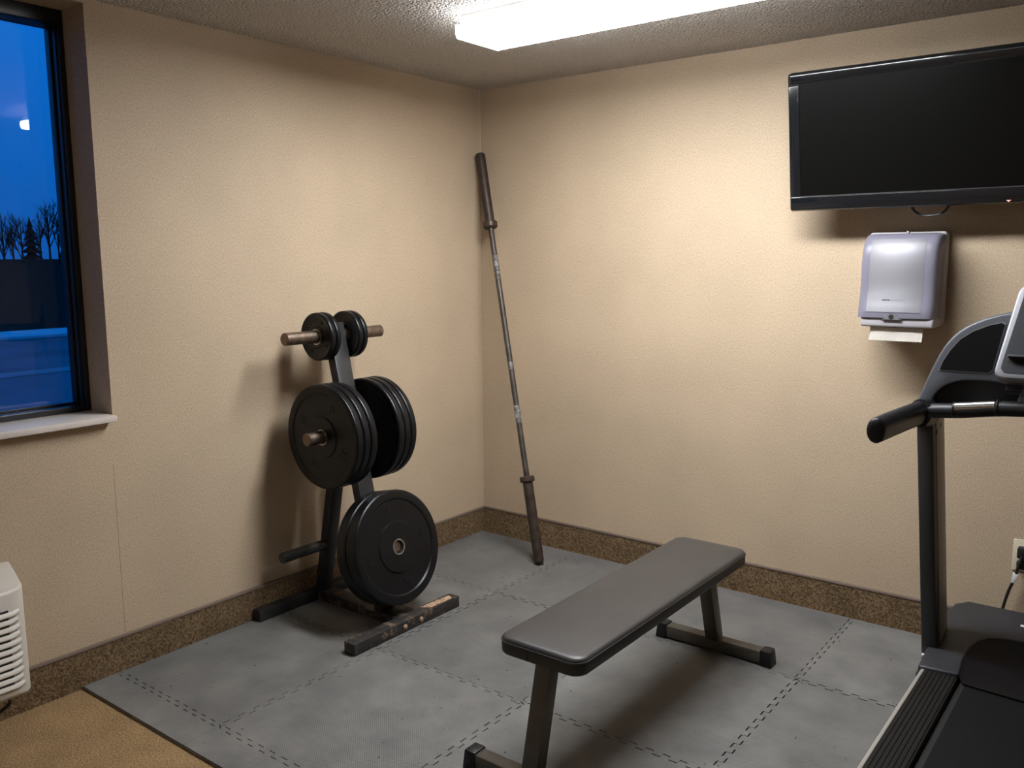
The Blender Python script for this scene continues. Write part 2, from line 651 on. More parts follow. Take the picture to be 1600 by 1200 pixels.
def text_bm(s, size, depth, fn):
    """letters as a mesh; fn maps local text point to world"""
    cu = bpy.data.curves.new('txt', 'FONT')
    cu.body = s
    cu.size = size
    cu.extrude = depth
    cu.align_x = 'CENTER'
    cu.align_y = 'CENTER'
    cu.resolution_u = 3
    o = bpy.data.objects.new('txt', cu)
    COL.objects.link(o)
    dg = bpy.context.evaluated_depsgraph_get()
    me = bpy.data.meshes.new_from_object(o.evaluated_get(dg))
    bpy.data.objects.remove(o)
    bpy.data.curves.remove(cu)
    bm = new_bm()
    bm.from_mesh(me)
    bpy.data.meshes.remove(me)
    for v in bm.verts:
        v.co = fn(v.co.x, v.co.y, v.co.z)
    return bm


# ================================================================== the room shell
WY0, WY1, WZ0, WZ1 = -3.65, -2.137, 0.968, 2.424     # window opening in the left wall
WT = 0.27                                            # thickness of the left wall

struct(obj('floor', bbox(-0.02, ROOM_X + 0.02, ROOM_Y - 0.02, 0.02, -0.12, 0.0), M['carpet']), 'tan cut-pile carpet floor')
struct(obj('ceiling', bbox(-WT, ROOM_X + 0.1, ROOM_Y - 0.1, 0.1, H, H + 0.1), M['ceiling']), 'off-white popcorn textured ceiling')
bm = new_bm()
for y0, y1, z0, z1 in ((WY1, 0.0, 0, H), (ROOM_Y, WY0, 0, H), (WY0, WY1, 0, WZ0), (WY0, WY1, WZ1, H)):
    box(bm, -WT, 0, y0, y1, z0, z1)
wall_left = struct(obj('wall_left', bm, M['wall']), 'beige woven-look wallpapered wall with the window')
struct(obj('wall_back', bbox(-WT, ROOM_X + 0.1, 0, 0.1, 0, H), M['wall']), 'beige woven-look wallpapered wall behind the television')
struct(obj('wall_right', bbox(ROOM_X, ROOM_X + 0.1, ROOM_Y, 0, 0, H), M['wall']))
struct(obj('wall_front', bbox(0, ROOM_X, ROOM_Y - 0.1, ROOM_Y, 0, H), M['wall']))
# wallpaper joints and the caulked corner
obj('wallpaper_joint', bbox(-0.001, 0.0005, -2.1478, -2.1468, 0.14, 0.80), M['seam'], wall_left)
obj('corner_caulk', bbox(0.0, 0.003, -0.003, 0.0, 1.95, H), M['caulk'], wall_left)

BT, BH = 0.012, 0.138
for nm, a in (('baseboard_left', (0, BT, ROOM_Y, 0)), ('baseboard_back', (BT, ROOM_X, -BT, 0))):
    o = struct(obj(nm, bbox(*a, 0.0, BH), M['base']), 'brown carpet baseboard strip with bound top edge')
    x0, x1, y0, y1 = a
    if nm.endswith('left'):
        x1 += 0.003
    else:
        y0 -= 0.003
        x0 += 0.003
    obj('binding', bbox(x0, x1, y0, y1, BH, BH + 0.012, 0.003), M['binding'], o)

# window
win = bpy.data.objects.new('window_1', None)
COL.objects.link(win)
win.location = (-0.2, (WY0 + WY1) / 2, WZ0)
win['_o'] = win.location[:]
struct(win, 'tall black-framed window with dusk sky behind the glass')
FX0, FX1 = -0.255, -0.150
obj('sill', bbox(FX1 - 0.05, 0.046, WY0 - 0.02, -2.142, 0.968, 0.990, 0.003), M['sill'], win, 'pale painted window sill')
obj('jamb', bbox(FX0, FX1, -2.156, WY1, 0.99, WZ1, 0.002), M['frame'], win)
obj('jamb', bbox(FX0, FX1, WY0, WY0 + 0.05, 0.99, WZ1, 0.002), M['frame'], win)
obj('head_rail', bbox(FX0, FX1, WY0 + 0.05, -2.156, 2.374, WZ1, 0.002), M['frame'], win)
obj('bottom_rail', bbox(FX0, FX1, WY0 + 0.05, -2.156, 0.99, 1.012, 0.002), M['frame'], win)
GY0, GY1, GZ0, GZ1 = WY0 + 0.05, -2.156, 1.012, 2.374
for nm, a in (('glazing_bead', (-0.226, -0.206, GY1 - 0.006, GY1, GZ0, GZ1)),
              ('glazing_bead', (-0.226, -0.206, GY0, GY1 - 0.006, GZ0, GZ0 + 0.008)),
              ('glazing_bead', (-0.180, -0.168, GY1 - 0.004, GY1, GZ0, GZ1))):
    obj(nm, bbox(*a, 0.001), M['hood'], win)
obj('pane', bbox(-0.239, -0.233, GY0, GY1, GZ0, GZ1), M['glass'], win)

# ================================================================== foam mat of interlocking tiles
XS = [BT + 0.003, 0.657, 1.367, 2.070, 2.780]
YS = [-0.038, -0.720, -1.462, -2.190]
YB = -2.326
foam = thing('foam_mat', 'grey interlocking foam tile mat covering the corner floor', 'mat', (1.4, -1.15, 0))


def wave(a, b, teeth=12, amp=0.0095):
    """offsets across a seam from a to b: list of (position, offset)"""
    L = b - a
    p = L / teeth
    out = [(a, 0.0)]
    for k in range(teeth):
        s = a + k * p
        sg = 1
        out += [(s + 0.22 * p, 0.0) if False else (s + 0.24 * p, -amp * sg), (s + 0.27 * p, amp), (s + 0.73 * p, amp), (s + 0.76 * p, -amp)]
    out[0] = (a, -amp)
    out.append((b, -amp))
    return out


GAP = 0.0021


def seam_y(y, x0, x1, sgn, side):
    """seam running along x at y; side +1 is the tile above (larger y)"""
    g = GAP
    return [(s, y + o * sgn + side * g) for s, o in wave(x0, x1)]


def seam_x(x, y0, y1, sgn, side):
    return [(x + o * sgn + side * GAP, s) for s, o in wave(y0, y1)]


def tile_outline(i, j):
    x0, x1 = XS[i], XS[i + 1]
    y1, y0 = YS[j], YS[j + 1]
    e = 0.0013
    bot = seam_y(y0, x0 + e, x1 - e, 1 if (i + j) % 2 else -1, 1)
    top = seam_y(y1, x0 + e, x1 - e, 1 if (i + j + 1) % 2 else -1, -1) if j > 0 else [(x0 + e, y1), (x1 - e, y1)]
    rgt = seam_x(x1, y0 + e, y1 - e, 1 if (i + j) % 2 else -1, -1) if i < len(XS) - 2 else [(x1, y0 + e), (x1, y1 - e)]
    lft = seam_x(x0, y0 + e, y1 - e, 1 if (i + j + 1) % 2 else -1, 1) if i > 0 else [(x0, y0 + e), (x0, y1 - e)]
    # trim the seams at the corners so that the sides meet cleanly
    m_ = 0.0125
    bot = [q for q in bot if x0 + m_ < q[0] < x1 - m_]
    top = [q for q in top if x0 + m_ < q[0] < x1 - m_] if j > 0 else []
    rgt = [q for q in rgt if y0 + m_ < q[1] < y1 - m_] if i < len(XS) - 2 else []
    lft = [q for q in lft if y0 + m_ < q[1] < y1 - m_] if i > 0 else []
    c = GAP
    pts = [(x0 + c, y0 + c)] + bot + [(x1 - c, y0 + c)] + rgt + [(x1 - c, y1 - c)] + top[::-1] + [(x0 + c, y1 - c)] + lft[::-1]
    return pts


for j in range(3):
    for i in range(4):
        o_ = tile_outline(i, j)
        zt = MZ + 0.0006 * math.sin(i * 3.1 + j * 1.7)
        bmt = prism(o_, lambda a, b, t: V(a, b, t), 0.0005, zt)
        obj('foam_tile', bmt, M['foam'], foam)
for i in range(4):                              # straight border strips along the carpet
    x0, x1 = XS[i] + 0.0010, XS[i + 1] - 0.0010
    sg = 1 if (i + 2) % 2 else -1
    top = [q for q in seam_y(YS[3], XS[i] + 0.0013, XS[i + 1] - 0.0013, sg, -1) if x0 + 0.012 < q[0] < x1 - 0.012]
    c = GAP
    o_ = [(x0, YB), (x1, YB), (x1, YS[3] - c)] + top[::-1] + [(x0, YS[3] - c)]
    bmt = prism(o_, lambda a, b, t: V(a, b, t), 0.0005, MZ + 0.0004 * (i % 2))
    obj('border_strip', bmt, M['foam'], foam)

# ================================================================== weight rack
YC = -1.238
rack = thing('weight_rack', 'black A-frame weight plate rack with chipped paint by the wall', 'weight rack', (0.33, YC, MZ))
RB = MZ + 0.0005
ffoot = obj('front_foot', bbox(0.574, 0.634, -1.572, -0.948, RB, MZ + 0.05, 0.004), M['wornpaint'], rack, 'heavily chipped black front foot')
obj('rear_foot', bbox(0.018, 0.066, -1.590, -0.93, RB, MZ + 0.05, 0.004), M['rackpaint'], rack)
obj('base_beam', bbox(0.066, 0.574, YC - 0.038, YC + 0.038, RB + 0.002, MZ + 0.046, 0.004), M['wornpaint'], rack)
obj('gusset_plate', bbox(0.40, 0.572, YC - 0.062, YC + 0.062, MZ + 0.0465, MZ + 0.052, 0.001), M['wornpaint'], rack)
PB, PT = V(0.462, YC, MZ + 0.050), V(0.188, YC, 1.275)
obj('front_post', beam(PB, PT, 0.085, 0.045, V(0, 1, 0)), M['rackpaint'], rack)


def post_at(z):
    return PB + (PT - PB) * ((z - PB.z) / (PT.z - PB.z))


RP = V(0.070, YC - 0.005, MZ + 0.048)
RQ = post_at(0.92) + V(-0.03, 0, 0)
obj('rear_post', beam(RP, RQ, 0.062, 0.045, V(0, 1, 0)), M['rackpaint'], rack)
for s in (-1, 1):
    for z, L, x in ((1.226, 0.268, 0.199), (0.818, 0.250, None)):
        c = post_at(z)
        x = c.x if x is None else x
        obj('peg', rod(V(x, YC + s * 0.035, z), V(x, YC + s * L, z), 0.0265), M['peg'], rack)
    t_ = (0.28 - RP.z) / (RQ.z - RP.z)
    c = RP + (RQ - RP) * t_
    obj('peg', rod(V(c.x, YC + s * 0.026, 0.282), V(c.x, YC + s * 0.262, 0.282), 0.0235), M['rackpaint'], rack)
LOWZ = 0.350
pd_ = (PT - PB).normalized()
PN = V(pd_.z, 0, -pd_.x)                        # the low peg stands square to the leaning post
LF = V(0.546, YC + 0.010, LOWZ)                 # centre of the outer plate's face
lc = LF - PN * 0.121
obj('peg', rod(lc, LF - PN * 0.012, 0.0225), M['peg'], rack)
for y in (-1.292, -1.196):
    b_ = lathe(new_bm(), [(0.0, 0.009), (0.006, 0.0085), (0.011, 0.004), (0.0115, 0.0), (0.0, 0.0)], V(0.6338, y, MZ + 0.026), V(1, 0, 0), 12)
    obj('bolt', b_, M['boltrust'], ffoot)
bm = prism([(-1.145, 0.583), (-1.120, 0.621), (-0.985, 0.624), (-0.975, 0.592), (-1.05, 0.587)], lambda a, b, t: V(b, a, t), MZ + 0.0495, MZ + 0.0508)
obj('sticker', bm, M['sticker'], ffoot, 'scuffed remains of a sticker')

# weight plates
PLATES = 'weight plates on the rack'


def plate_mesh(R, t, hub, rec, hole=0.0285):
    """profile of a bumper plate, axis along +X, centred"""
    h = t / 2
    pr = []
    rim = 0.18 * R
    side = [(hole + 0.004, h - 0.001), (hub, h - 0.001), (hub + 0.004, h - rec), (R - rim, h - rec), (R - rim + 0.006, h - 0.0015),
            (R - 0.008, h), (R - 0.0055, h - 0.0007), (R - 0.0012, h - 0.0045), (R, h - 0.008), (R - 0.0004, h * 0.5)]
    pr = side + [(r, -z) for r, z in side[::-1]]
    bm_ = lathe(new_bm(), pr, V(0, 0, 0), V(1, 0, 0), 72, closed=True)
    ring = lathe(new_bm(), [(hole, h), (hole + 0.005, h), (hole + 0.005, -h), (hole, -h)], V(0, 0, 0), V(1, 0, 0), 40, closed=True)
    return bm_, ring


def plate(name, label, kind, pos, axis, spin):
    """axis: the way its marked face looks; kind: (radius, thickness, hub radius, recess, mark, size)"""
    R, t, hub, rec, mark, size = kind
    root = thing(name, label, 'weight plate', pos, PLATES)
    body, ring = plate_mesh(R, t, hub, rec)
    rot = V(1, 0, 0).rotation_difference(axis).to_matrix().to_4x4()
    disc = None
    for b_, nm, m_ in ((body, 'rubber_disc', M['rubber']), (ring, 'hub_ring', M['steel'])):
        bmesh.ops.transform(b_, matrix=Matrix.Translation(pos) @ rot, verts=b_.verts[:])
        o_ = obj(nm, b_, m_, root, sharp=28)
        disc = disc or o_
    if mark:
        d = axis.normalized()
        upv = V(0, 0, 1)
        rgt = upv.cross(d).normalized()
        upv = d.cross(rgt).normalized()
        for k in range(4):
            a = spin + k * math.pi / 2
            er = rgt * math.sin(a) + upv * math.cos(a)         # outwards on the face
            et = rgt * math.cos(a) - upv * math.sin(a)         # along the writing
            rm = (hub + R * 0.82) / 2 + 0.002
            c = Vector(pos) + d * (t / 2 - rec + 0.0004) + er * rm
            s_ = mark if k % 2 == 0 else mark
            obj('lettering', text_bm(s_, size, 0.0016, lambda x, y, z: c + et * x + er * y + d * z), M['letter'], disc, 'raised moulded numerals')
    return root


BIG = (0.221, 0.0345, 0.085, 0.006, '25', 0.045)
LOW = (0.241, 0.0595, 0.106, 0.007, '45', 0.040)
SML = (0.102, 0.0272, 0.046, 0.004, '10', 0.020)
xm, zm = post_at(0.818).x, 0.818 - 0.0022
mids = [('outermost', 0), ('middle', 1), ('innermost', 2)]
for s, side in ((-1, 'window side'), (1, 'corner side')):
    for word, k in mids:
        y = YC + s * (0.172 - 0.018 - k * 0.0375)
        plate('bumper_plate', f'large black rubber plate, {word} of three at mid height on the rack\'s {side}', BIG,
              V(xm + 0.001 * k, y, zm), V(0, s, 0), 0.45 + 0.3 * k)
    for word, k in (('outer', 0), ('inner', 1)):
        y = YC + s * (0.105 - 0.0143 - k * 0.0295)
        plate('small_plate', f'small black plate, {word} of the top pair on the rack\'s {side}', SML, V(0.199, y, 1.2245), V(0, s, 0), 0.5 + k)
plate('bumper_plate', 'large black plate low on the rack facing the bench, steel hub showing', LOW, LF - PN * 0.0300 - pd_ * 0.002, PN, -0.15)
plate('bumper_plate', 'large black plate at the bottom of the rack, behind the front one', LOW, LF - PN * 0.0903 - pd_ * 0.002, PN, 0.6)

# ================================================================== barbell leaning in the corner
B0, B1 = V(0.603, -0.297, MZ + 0.0092), V(0.036, -0.046, 2.100)
bd = (B1 - B0).normalized()
BL = (B1 - B0).length
bar = thing('barbell', 'old brown-patinated barbell without plates leaning in the room corner', 'barbell', B0)


def bp_(s):
    return B0 + bd * (s * BL)


obj('shaft', rod(bp_(0.19), bp_(0.83), 0.0150, edge=0.001), M['barshaft'], bar)
for nm, s0, s1 in (('sleeve', 0.003, 0.194), ('sleeve', 0.826, 0.998)):
    obj(nm, rod(bp_(s0), bp_(s1), 0.0265), M['barsleeve'], bar)
for s0, s1 in ((0.189, 0.203), (0.811, 0.827)):
    obj('collar', rod(bp_(s0), bp_(s1), 0.0385, edge=0.005), M['barsleeve'], bar)
for s in (0.0, 0.996):
    obj('end_cap', rod(bp_(s), bp_(s + 0.004), 0.0235, edge=0.001), M['blackplastic'], bar)
for s0, s1 in ((0.705, 0.742), (0.690, 0.701), (0.682, 0.687), (0.33, 0.372), (0.46, 0.478)):
    obj('chalk_mark', lathe(new_bm(), [(0.0150, 0), (0.0154, 0.004), (0.0154, (s1 - s0) * BL - 0.004), (0.0150, (s1 - s0) * BL)], bp_(s0), bd, 24), M['chalk'], bar,
        'pale chalk residue')

# ================================================================== flat bench
bench = thing('flat_bench', 'flat exercise bench with charcoal vinyl pad in the centre of the mat', 'bench', (1.71, -1.25, MZ))
PX0, PX1, PY0, PY1, PZ0, PZ1 = 1.556, 1.852, -1.842, -0.668, 0.396, 0.450
bm = prism(round_rect(PX0, PX1, PY0, PY1, 0.045, 7), lambda a, b, t: V(a, b, t), PZ0, PZ1 - 0.014)
bev(bm, 0.008, 3, 60)
pad = obj('pad', bm, M['vinylside'], bench)
# soft, slightly domed top panel
bm = new_bm()
rings = []
for inset, z in ((0.0, PZ1 - 0.015), (0.001, PZ1 - 0.010), (0.004, PZ1 - 0.005), (0.010, PZ1 - 0.0015), (0.020, PZ1 + 0.0003), (0.05, PZ1 + 0.0018), (0.10, PZ1 + 0.0025)):
    rr_ = max(0.045 - inset, 0.012)
    rings.append([bm.verts.new((a, b, z)) for a, b in round_rect(PX0 + inset, PX1 - inset, PY0 + inset, PY1 - inset, rr_, 7)])
for A, B in zip(rings, rings[1:]):
    for k in range(len(A)):
        bm.faces.new((A[k], A[(k + 1) % len(A)], B[(k + 1) % len(A)], B[k]))
bm.faces.new(rings[-1])
bm.faces.new(rings[0][::-1])
bmesh.ops.recalc_face_normals(bm, faces=bm.faces[:])
obj('top_panel', bm, M['vinyl'], pad, sharp=60)
loop = round_rect(PX0 - 0.0006, PX1 + 0.0006, PY0 - 0.0006, PY1 + 0.0006, 0.0455, 7)
loop.append(loop[0])
obj('piping', tube([(a, b, PZ1 - 0.0145) for a, b in loop], 0.0022, 6, caps=False), M['vinylside'], pad)
obj('stitch_seam', bbox(1.672, 1.674, PY0 - 0.0012, PY0 + 0.0004, PZ0 + 0.006, PZ1 - 0.016), M['rubber'], pad)
XB = 1.712
for XB, ya, yb in ((1.700, -1.856, -1.775), (1.722, -0.672, -0.775)):
    obj('foot', bbox(XB - 0.205, XB + 0.205, ya - 0.025, ya + 0.025, MZ + 0.008, MZ + 0.056, 0.004), M['benchmetal'], bench)
    obj('leg', beam(V(XB, ya, MZ + 0.050), V(XB, yb, PZ0 + 0.0), 0.054, 0.050, V(1, 0, 0)), M['benchmetal'], bench)
    obj('mounting_plate', bbox(XB - 0.07, XB + 0.07, yb - 0.05, yb + 0.05, PZ0 - 0.005, PZ0 + 0.0005, 0.001), M['benchmetal'], bench)
    for sx in (-1, 1):
        xa, xb_ = XB + sx * 0.196, XB + sx * 0.243
        bmc = bbox(min(xa, xb_), max(xa, xb_), ya - 0.031, ya + 0.031, MZ + 0.0005, MZ + 0.062)
        for v in bmc.verts:
            if v.co.z > MZ + 0.03:
                v.co.y = ya + (v.co.y - ya) * 0.86
                if abs(v.co.x - XB) > 0.22:
                    v.co.x -= sx * 0.006
        bev(bmc, 0.004)
        obj('end_cap', bmc, M['blackplastic'], bench, 'black rubber foot cap')
XB = 1.710
obj('spine_tube', bbox(XB - 0.02, XB + 0.02, -1.74, -0.82, PZ0 - 0.035, PZ0 - 0.004, 0.003), M['benchmetal'], bench)

# ================================================================== treadmill
TX = 2.852                      # centre line
tm = thing('treadmill', 'graphite treadmill at the right edge facing the television wall', 'treadmill', (TX, -1.0, MZ))


def mirror_x(bm_):
    for v in bm_.verts:
        v.co.x = 2 * TX - v.co.x
    bmesh.ops.reverse_faces(bm_, faces=bm_.faces[:])
    return bm_


def both(name, make, m, parent=tm, label=None):
    a = obj(name, make(), m, parent, label)
    b = obj(name, mirror_x(make()), m, parent, label)
    return a, b


DZ = 0.150
rails = both('foot_rail', lambda: bbox(2.484, 2.586, -2.02, -0.30, 0.075, DZ - 0.003, 0.003), M['rail'])
for r_, fl in zip(rails, (1, -1)):
    for k in range(7):
        x = 2.4905 + k * 0.0138
        if fl < 0:
            x = 2 * TX - x
        obj('tread_rib', bbox(x - 0.0061, x + 0.0061, -2.015, -0.62, DZ - 0.0035, DZ, 0.0008, 1), M['rail'], r_)
both('side_trim', lambda: bbox(2.473, 2.485, -2.02, -0.62, 0.100, DZ + 0.001, 0.003), M['railtrim'], tm, 'light beige edge trim of the deck')
both('frame_rail', lambda: bbox(2.490, 2.540, -1.95, -0.16, MZ + 0.012, 0.076, 0.004), M['uprightdark'])
obj('deck_board', bbox(2.59, 2 * TX - 2.59, -1.98, -0.22, 0.105, 0.128, 0.003), M['dark'], tm)
obj('running_belt', bbox(2.612, 2 * TX - 2.612, -2.0, -0.25, 0.095, 0.140, 0.004, 2), M['belt'], tm)
obj('rear_roller', rod(V(2.60, -2.0, 0.112), V(2 * TX - 2.60, -2.0, 0.112), 0.03), M['blackplastic'], tm)
both('rear_end_cap', lambda: bbox(2.466, 2.60, -2.10, -2.0, 0.05, DZ + 0.012, 0.012, 3), M['blackplastic'])
both('foot_pad', lambda: bbox(2.492, 2.540, -1.93, -1.86, MZ + 0.0005, MZ + 0.0135, 0.002), M['blackplastic'])
both('foot_pad', lambda: bbox(2.492, 2.540, -0.30, -0.22, MZ + 0.0005, MZ + 0.0135, 0.002), M['blackplastic'])


def hood_z(y):
    # sloping top: low at the arms, high at the nose
    return 0.160 + (y + 0.66) * (0.236 - 0.160) / 0.50


hx0, hx1 = 2.463, 2 * TX - 2.463
notch = [(2.588, -0.655), (2.582, -0.56), (2.588, -0.48), (2.603, -0.425), (2.635, -0.385), (2.69, -0.366), (2.76, -0.358)]
out_ = [(hx0, -0.658), (hx0 + 0.006, -0.665)] + notch + [(2 * TX - x, y) for x, y in notch[::-1]] + \
       [(hx1 - 0.006, -0.665), (hx1, -0.658), (hx1, -0.30), (hx1 - 0.02, -0.19), (hx1 - 0.06, -0.150), (hx0 + 0.06, -0.150), (hx0 + 0.02, -0.19), (hx0, -0.30)]
bm = new_bm()
A = [bm.verts.new((x, y, 0.085)) for x, y in out_]
B = [bm.verts.new((x, y, hood_z(y))) for x, y in out_]
bm.faces.new(A[::-1])
bm.faces.new(B)
for i in range(len(A)):
    bm.faces.new((A[i], A[(i + 1) % len(A)], B[(i + 1) % len(A)], B[i]))
bev(bm, 0.007, 3, 50)
hood = obj('motor_hood', bm, M['hood'], tm)
# glossy concave cover inside the notch
bm = new_bm()
n1, n2 = 24, 12
grid = []
full = notch + [(2 * TX - x, y) for x, y in notch[::-1]]
fullp = smooth_pts([(x, y, 0) for x, y in full], 4)
top_row = [V(p.x, p.y, hood_z(p.y) - 0.004) for p in fullp]
L_ = len(top_row)
rows = []
for k in range(n2 + 1):
    t = k / n2
    row = []
    for i, p in enumerate(top_row):
        u = i / (L_ - 1)
        fx = 2.606 + (2 * TX - 2 * 2.606) * u
        fy = -0.688 - 0.012 * math.sin(math.pi * u)
        e = V(fx, fy, 0.1465)
        q = p.lerp(e, t)
        q.z = p.z + (e.z - p.z) * (1 - (1 - t) ** 1.7)
        row.append(bm.verts.new(q))
    rows.append(row)
for Ra, Rb in zip(rows, rows[1:]):
    for i in range(L_ - 1):
        bm.faces.new((Ra[i], Ra[i + 1], Rb[i + 1], Rb[i]))
low = [bm.verts.new(v.co - V(0, 0, 0.004)) for v in rows[-1]]
for i in range(L_ - 1):
    bm.faces.new((rows[-1][i], rows[-1][i + 1], low[i + 1], low[i]))
bmesh.ops.recalc_face_normals(bm, faces=bm.faces[:])
obj('motor_cover', bm, M['hoodgloss'], tm, 'glossy black concave motor cover', sharp=60)
obj('hood_badge', bbox(2.712, 2.80, -0.262, -0.246, hood_z(-0.254) + 0.0005, hood_z(-0.254) + 0.0032, 0.0005), M['whiteplastic'], tm)

# uprights
UB, UT = V(2.470, -0.440, 0.10), V(2.446, -0.635, 1.020)
both('upright', lambda: beam(UB, UT, 0.052, 0.150, V(1, 0, 0), bevel=0.010), M['uprightdark'])
both('upright_lit_face', lambda: beam(UB + V(0.0265, 0.012, 0.04), UT + V(0.0265, 0.012, 0), 0.004, 0.112, V(1, 0, 0), bevel=0.001), M['uprightlit'], tm,
     'inner face of the upright, wall reflection painted in taupe')
for k, (dy, dz) in enumerate(((-0.030, -0.045), (0.022, -0.030), (0.026, -0.095))):
    c = UT + V(0.0285, dy, dz)
    obj('bolt_hole_shade', rod(c, c + V(0.0012, 0, 0), 0.008 if k < 2 else 0.0055, seg=14, edge=0.0003), M['dark'], tm)  # dark discs on the face; shade inside the holes put into their colour
both('foot_bracket', lambda: bbox(2.444, 2.470, -0.60, -0.42, 0.055, 0.105, 0.004), M['uprightdark'])
obj('bracket_tip', bbox(2.446, 2.456, -0.535, -0.523, 0.1365, 0.1475, 0.003), M['whiteplastic'], tm)

# hand grips reaching back towards the runner
def grip():
    pts = smooth_pts([(2.440, -0.735, 1.047), (2.439, -0.80, 1.050), (2.438, -0.95, 1.057), (2.438, -1.10, 1.064), (2.438, -1.22, 1.069), (2.438, -1.252, 1.070), (2.438, -1.266, 1.070)], 4)
    n = len(pts)
    rr = []
    for i in range(n):
        t = i / (n - 1)
        r = 0.040 - 0.004 * t
        if i > n - 5:
            r *= (0.97, 0.88, 0.70, 0.42)[i - (n - 4)]
        rr.append(r)
    return tube(pts, rr, 20, 0.70, 1.0)


both('hand_grip', grip, M['blackplastic'])
both('grip_collar', lambda: tube([(2.444, -0.775, 1.050), (2.446, -0.70, 1.040)], [0.045, 0.050], 20, 0.80, 1.0), M['blackplastic'])

# console wing: curved shell with a black inset panel
WYF, WYB = -0.705, -0.600
outer = [(2.405, 1.010), (2.411, 1.058), (2.429, 1.112), (2.455, 1.190), (2.487, 1.262), (2.530, 1.314), (2.591, 1.350), (2.66, 1.371), (2.76, 1.384), (TX, 1.387)]
lower = [(TX, 1.125), (2.76, 1.130), (2.718, 1.137), (2.648, 1.153), (2.590, 1.155), (2.540, 1.149), (2.500, 1.132), (2.476, 1.108), (2.462, 1.075), (2.455, 1.010)]


def sm2(pts, n=4):
    return [(p.x, p.y) for p in smooth_pts([(a, b, 0) for a, b in pts], n)]


so, sl = sm2(outer), sm2(lower)
half = so + sl
sym = so + [(2 * TX - a, b) for a, b in so[::-1][1:]] + [(2 * TX - a, b) for a, b in sl[::-1]][:-1] + sl[0:]
panel = [(2.477, 1.184), (2.486, 1.212), (2.505, 1.248), (2.530, 1.283), (2.565, 1.310), (2.61, 1.331), (2.643, 1.340), (2.651, 1.334), (2.627, 1.194), (2.618, 1.184)]


def wfn(a, b, t):
    # the shell leans back a little towards the top
    return V(a, t + (b - 1.05) * 0.10, b)


bm = prism(sym, wfn, WYF, WYB, 0.010, 3)
shell = obj('console_shell', bm, M['graphite'], tm)
for s in (1, -1):
    pl = [(a if s > 0 else 2 * TX - a, b) for a, b in panel]
    obj('inset_rim', prism([(a + (a - 2.56 if s > 0 else a - (2 * TX - 2.56)) * 0.035, b + (b - 1.262) * 0.045) for a, b in pl], wfn, WYF - 0.0016, WYF + 0.01), M['silver'], shell)
    obj('inset_panel', prism(pl, wfn, WYF - 0.0030, WYF + 0.01), M['insetblack'], shell, 'matte black inset panel')
# dark underside between the shell and the cross bar
under = [(2.458, 1.066), (2.462, 1.105), (2.490, 1.145), (2.535, 1.165), (2.60, 1.172), (2.70, 1.165), (TX, 1.155)]
us = sm2(under)
usym = us + [(2 * TX - a, b) for a, b in us[::-1][1:]] + [(2 * TX - 2.47, 1.035), (2.47, 1.035)][:2]
obj('underside_cover', prism(us + [(2 * TX - a, b) for a, b in us[::-1][1:]], lambda a, b, t: V(a, t, b), -0.672, -0.615), M['blackplastic'], tm)
# cross bar with pulse sensors
cb = smooth_pts([(2.450, -0.735, 1.040), (2.475, -0.755, 1.058), (2.56, -0.765, 1.068), (2.68, -0.765, 1.086), (TX, -0.765, 1.094),
                 (2 * TX - 2.68, -0.765, 1.086), (2 * TX - 2.56, -0.765, 1.068), (2 * TX - 2.475, -0.755, 1.058), (2 * TX - 2.45, -0.735, 1.040)], 5)
obj('cross_bar', tube(cb, 0.0235, 18), M['blackplastic'], tm)
for s in (1, -1):
    pts = [(2.545, -0.7730, 1.0785), (2.60, -0.7735, 1.0865), (2.654, -0.7735, 1.0945)]
    pts = [(a if s > 0 else 2 * TX - a, b, c) for a, b, c in pts]
    obj('pulse_sensor', tube(pts, 0.0155, 20), M['chrome'], tm, 'chrome pulse sensor strip')
    for a, c in ((2.540, 1.0695), (2.659, 1.0875)):
        x = a if s > 0 else 2 * TX - a
        obj('sensor_ring', rod(V(x - 0.003, -0.767, c), V(x + 0.003, -0.767, c), 0.0255, edge=0.001), M['blackplastic'], tm)
# centre console
CB, CT = V(TX, -0.790, 1.178), V(TX, -0.660, 1.455)
cu = (CT - CB).normalized()
cn = V(1, 0, 0).cross(cu).normalized()         # towards the runner
CL = (CT - CB).length


def cfn(a, b, t):
    return CB + V(1, 0, 0) * a + cu * b + cn * t


def tray(inset, r):
    wb, wt = 0.208 - inset, 0.168 - inset
    base = round_rect(-1, 1, inset, CL - inset, 1e-4, 1)
    pts = []
    lo, hi = inset, CL - inset
    rr_ = round_rect(-0.2, 0.2, lo, hi, r, 6)
    for a, b in rr_:
        f = wb + (wt - wb) * ((b - lo) / (hi - lo))
        pts.append((a / 0.2 * f, b))
    return pts


cons = obj('console', prism(tray(0.0, 0.030), cfn, -0.05, 0.012, 0.006, 3), M['silver'], tm, 'silver-rimmed control console')
obj('console_face', prism(tray(0.017, 0.022), cfn, 0.010, 0.0135), M['hood'], cons)
obj('display', prism(round_rect(-0.132, 0.132, 0.19, 0.285, 0.006), cfn, 0.0135, 0.0145), M['tvscreen'], cons)
obj('display_line', prism([(-0.158, 0.2755), (0.158, 0.2755), (0.158, 0.2772), (-0.158, 0.2772)], cfn, 0.0135, 0.0142), M['dispgrey'], cons)
obj('tray_lip', prism(round_rect(-0.172, 0.172, 0.062, 0.070, 0.003), cfn, 0.0135, 0.034, 0.002), M['hood'], cons)
obj('tray_slot_shade', prism(round_rect(-0.172, 0.172, 0.048, 0.064, 0.007), cfn, 0.0135, 0.0142), M['dark'], cons)  # flat strip; the slot's shade is put into its colour
